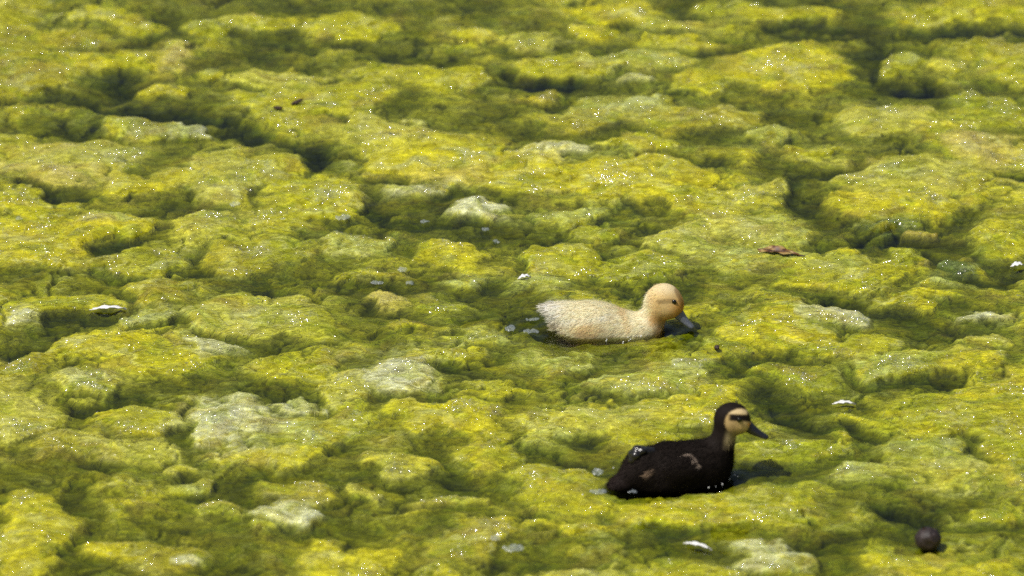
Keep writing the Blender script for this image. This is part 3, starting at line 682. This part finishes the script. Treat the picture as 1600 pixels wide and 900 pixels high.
# round seed ball
V, F = ball((0, 0, 0), (1, 1, 1), 40, 26); d = V.copy()
nn = .035*fbm(d[:, 0]*3+d[:, 2]*2, d[:, 1]*3, 3, 7)+.02*np.sin(np.arctan2(d[:, 2], d[:, 0])*9)*np.clip(1-np.abs(d[:, 1]), 0, 1)
dent = np.exp(-((d[:, 0]-.05)**2+(d[:, 1]+1)**2+(d[:, 2]+.1)**2)/.35)*.22
V = d*(1+nn-dent)[:, None]*np.array((.0132, .0128, .0118))
sp = tag(empty('seed_pod', (0, 0, 0)), 'round dark brown seed pod half sunk in yellow algae', 'seed pod')
link('husk', mesh_from('husk', V, F), simple('seed_husk', (.016, .0085, .0075), .6, .5, 260, .0012), sp)
rod('stem_stub', [(-.004, -.001, .0110), (-.0045, -.001, .0122), (-.0050, -.001, .0130)], .0018, .0013, M_BARK, sp)
p = at(1450, 848, .006); sp.location = (p[0], p[1], .0100)

# foam patches on open water: one skin of joined bubbles each
q = NT('foam'); q.set(Roughness=.18); q.b.inputs['Base Color'].default_value = (.42, .48, .52, 1); q.b.inputs['Specular IOR Level'].default_value = .8
trn = q.n('BsdfTransparent'); ms = q.n('MixShader', Fac=.24); q.l(trn.outputs[0], ms.inputs[1]); q.l(q.b.outputs[0], ms.inputs[2]); q.l(ms.outputs[0], q.out.inputs['Surface'])
M_FOAM = q.m
def foam(label, px, py, rx, ry, group=None, seed=0):
    r_ = np.random.default_rng(100+seed); sc = mm_per_px(py)*.82; ax = rx*sc; ay = ry*sc/.375
    n = 34; u = np.linspace(-1, 1, n); U, W_ = np.meshgrid(u, u); X = U*ax*np.sqrt(1-W_*W_/2); Y = W_*ay*np.sqrt(1-U*U/2)
    h = np.full(X.shape, -.0002); nb = int(9+380000*ax*ay)
    for _ in range(min(nb, 120)):
        a = r_.uniform(0, 2*np.pi); rr = math.sqrt(r_.random())*.92; R = r_.uniform(.0008, .0030)
        d2 = (X-ax*rr*math.cos(a))**2+(Y-ay*rr*math.sin(a))**2; h = np.maximum(h, np.sqrt(np.clip(R*R-d2, 0, None))*.8-.0003)
    V = np.stack([X, Y, h+.0008], -1).reshape(-1, 3); F = grid_faces(n, n); F = F[(h.ravel()[F] > -.0002).any(1)]; o = tag(link('foam_patch', mesh_from('foam_patch', V, F), M_FOAM), label, 'foam', group)
    place(o, px, py, .0008); return o
G = 'foam patches floating between the algae clumps'; LB = 'small oval patch of grey foam bubbles on open dark water'
for i, (px, py, rx, ry) in enumerate([(367, 321, 10, 5), (536, 342, 15, 5), (442, 346, 6, 2), (664, 349, 9, 3), (759, 361, 7, 3), (776, 380, 8, 3), (629, 424, 9, 4), (640, 445, 8, 4),
                                       (590, 444, 13, 3), (797, 516, 10, 6), (30, 345, 7, 3), (774, 843, 10, 5), (802, 859, 21, 7)]):
    foam({(802, 859): 'largest oval patch of grey foam bubbles, a smaller one beside it', (774, 843): 'small foam patch just beside the largest foam patch', (797, 516): 'bubbly foam patch nearest the wake of the yellow duckling'}.get((px, py), LB), px, py, rx, ry, G, i)
G2 = 'foam trailing behind the ducklings'
foam('froth of clear bubbles just behind the dark duckling\'s tail', 934, 740, 11, 7, G2, 21)
foam('streak of foam at the waterline under the dark duckling\'s tail', 934, 771, 17, 4, G2, 22)
foam('thin line of froth beneath the dark duckling\'s belly', 988, 771, 11, 3, G2, 23)
foam('pale foam streak in the yellow duckling\'s wake, behind its tail', 830, 521, 15, 4, G2, 24)
foam('thin foam film trailing off the yellow duckling\'s rump', 832, 502, 13, 3, G2, 25)

# drops along each swimmer's waterline; white body colour paints in their sun glints
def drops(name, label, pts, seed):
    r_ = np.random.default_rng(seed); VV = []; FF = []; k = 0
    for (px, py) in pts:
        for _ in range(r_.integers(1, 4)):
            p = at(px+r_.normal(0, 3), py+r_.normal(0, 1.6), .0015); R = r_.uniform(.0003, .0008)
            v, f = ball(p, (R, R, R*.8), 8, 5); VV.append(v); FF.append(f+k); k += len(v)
    tag(link(name, mesh_from(name, np.concatenate(VV), np.concatenate(FF)), M_GLINT_DROP), label, 'water drops', kind='stuff')
M_GLINT_DROP = simple('drop_glint_white', (.75, .76, .74), .12, .1, 900)
drops('white_glint_drops', 'bright water drops along the dark duckling\'s waterline', [(1144, 738), (1148, 744), (1142, 748), (1132, 752), (1119, 748), (1110, 752), (1100, 756), (1088, 759), (1070, 762), (1056, 761), (1045, 762), (1030, 764), (962, 733), (935, 735), (930, 741), (912, 775), (1130, 757), (1118, 761), (1106, 764)], 5)
drops('white_glint_drops', 'water drops painted white as glints where the yellow duckling meets the water', [(985, 527), (990, 524), (998, 523), (1004, 524), (982, 531), (976, 533), (946, 530)], 6)
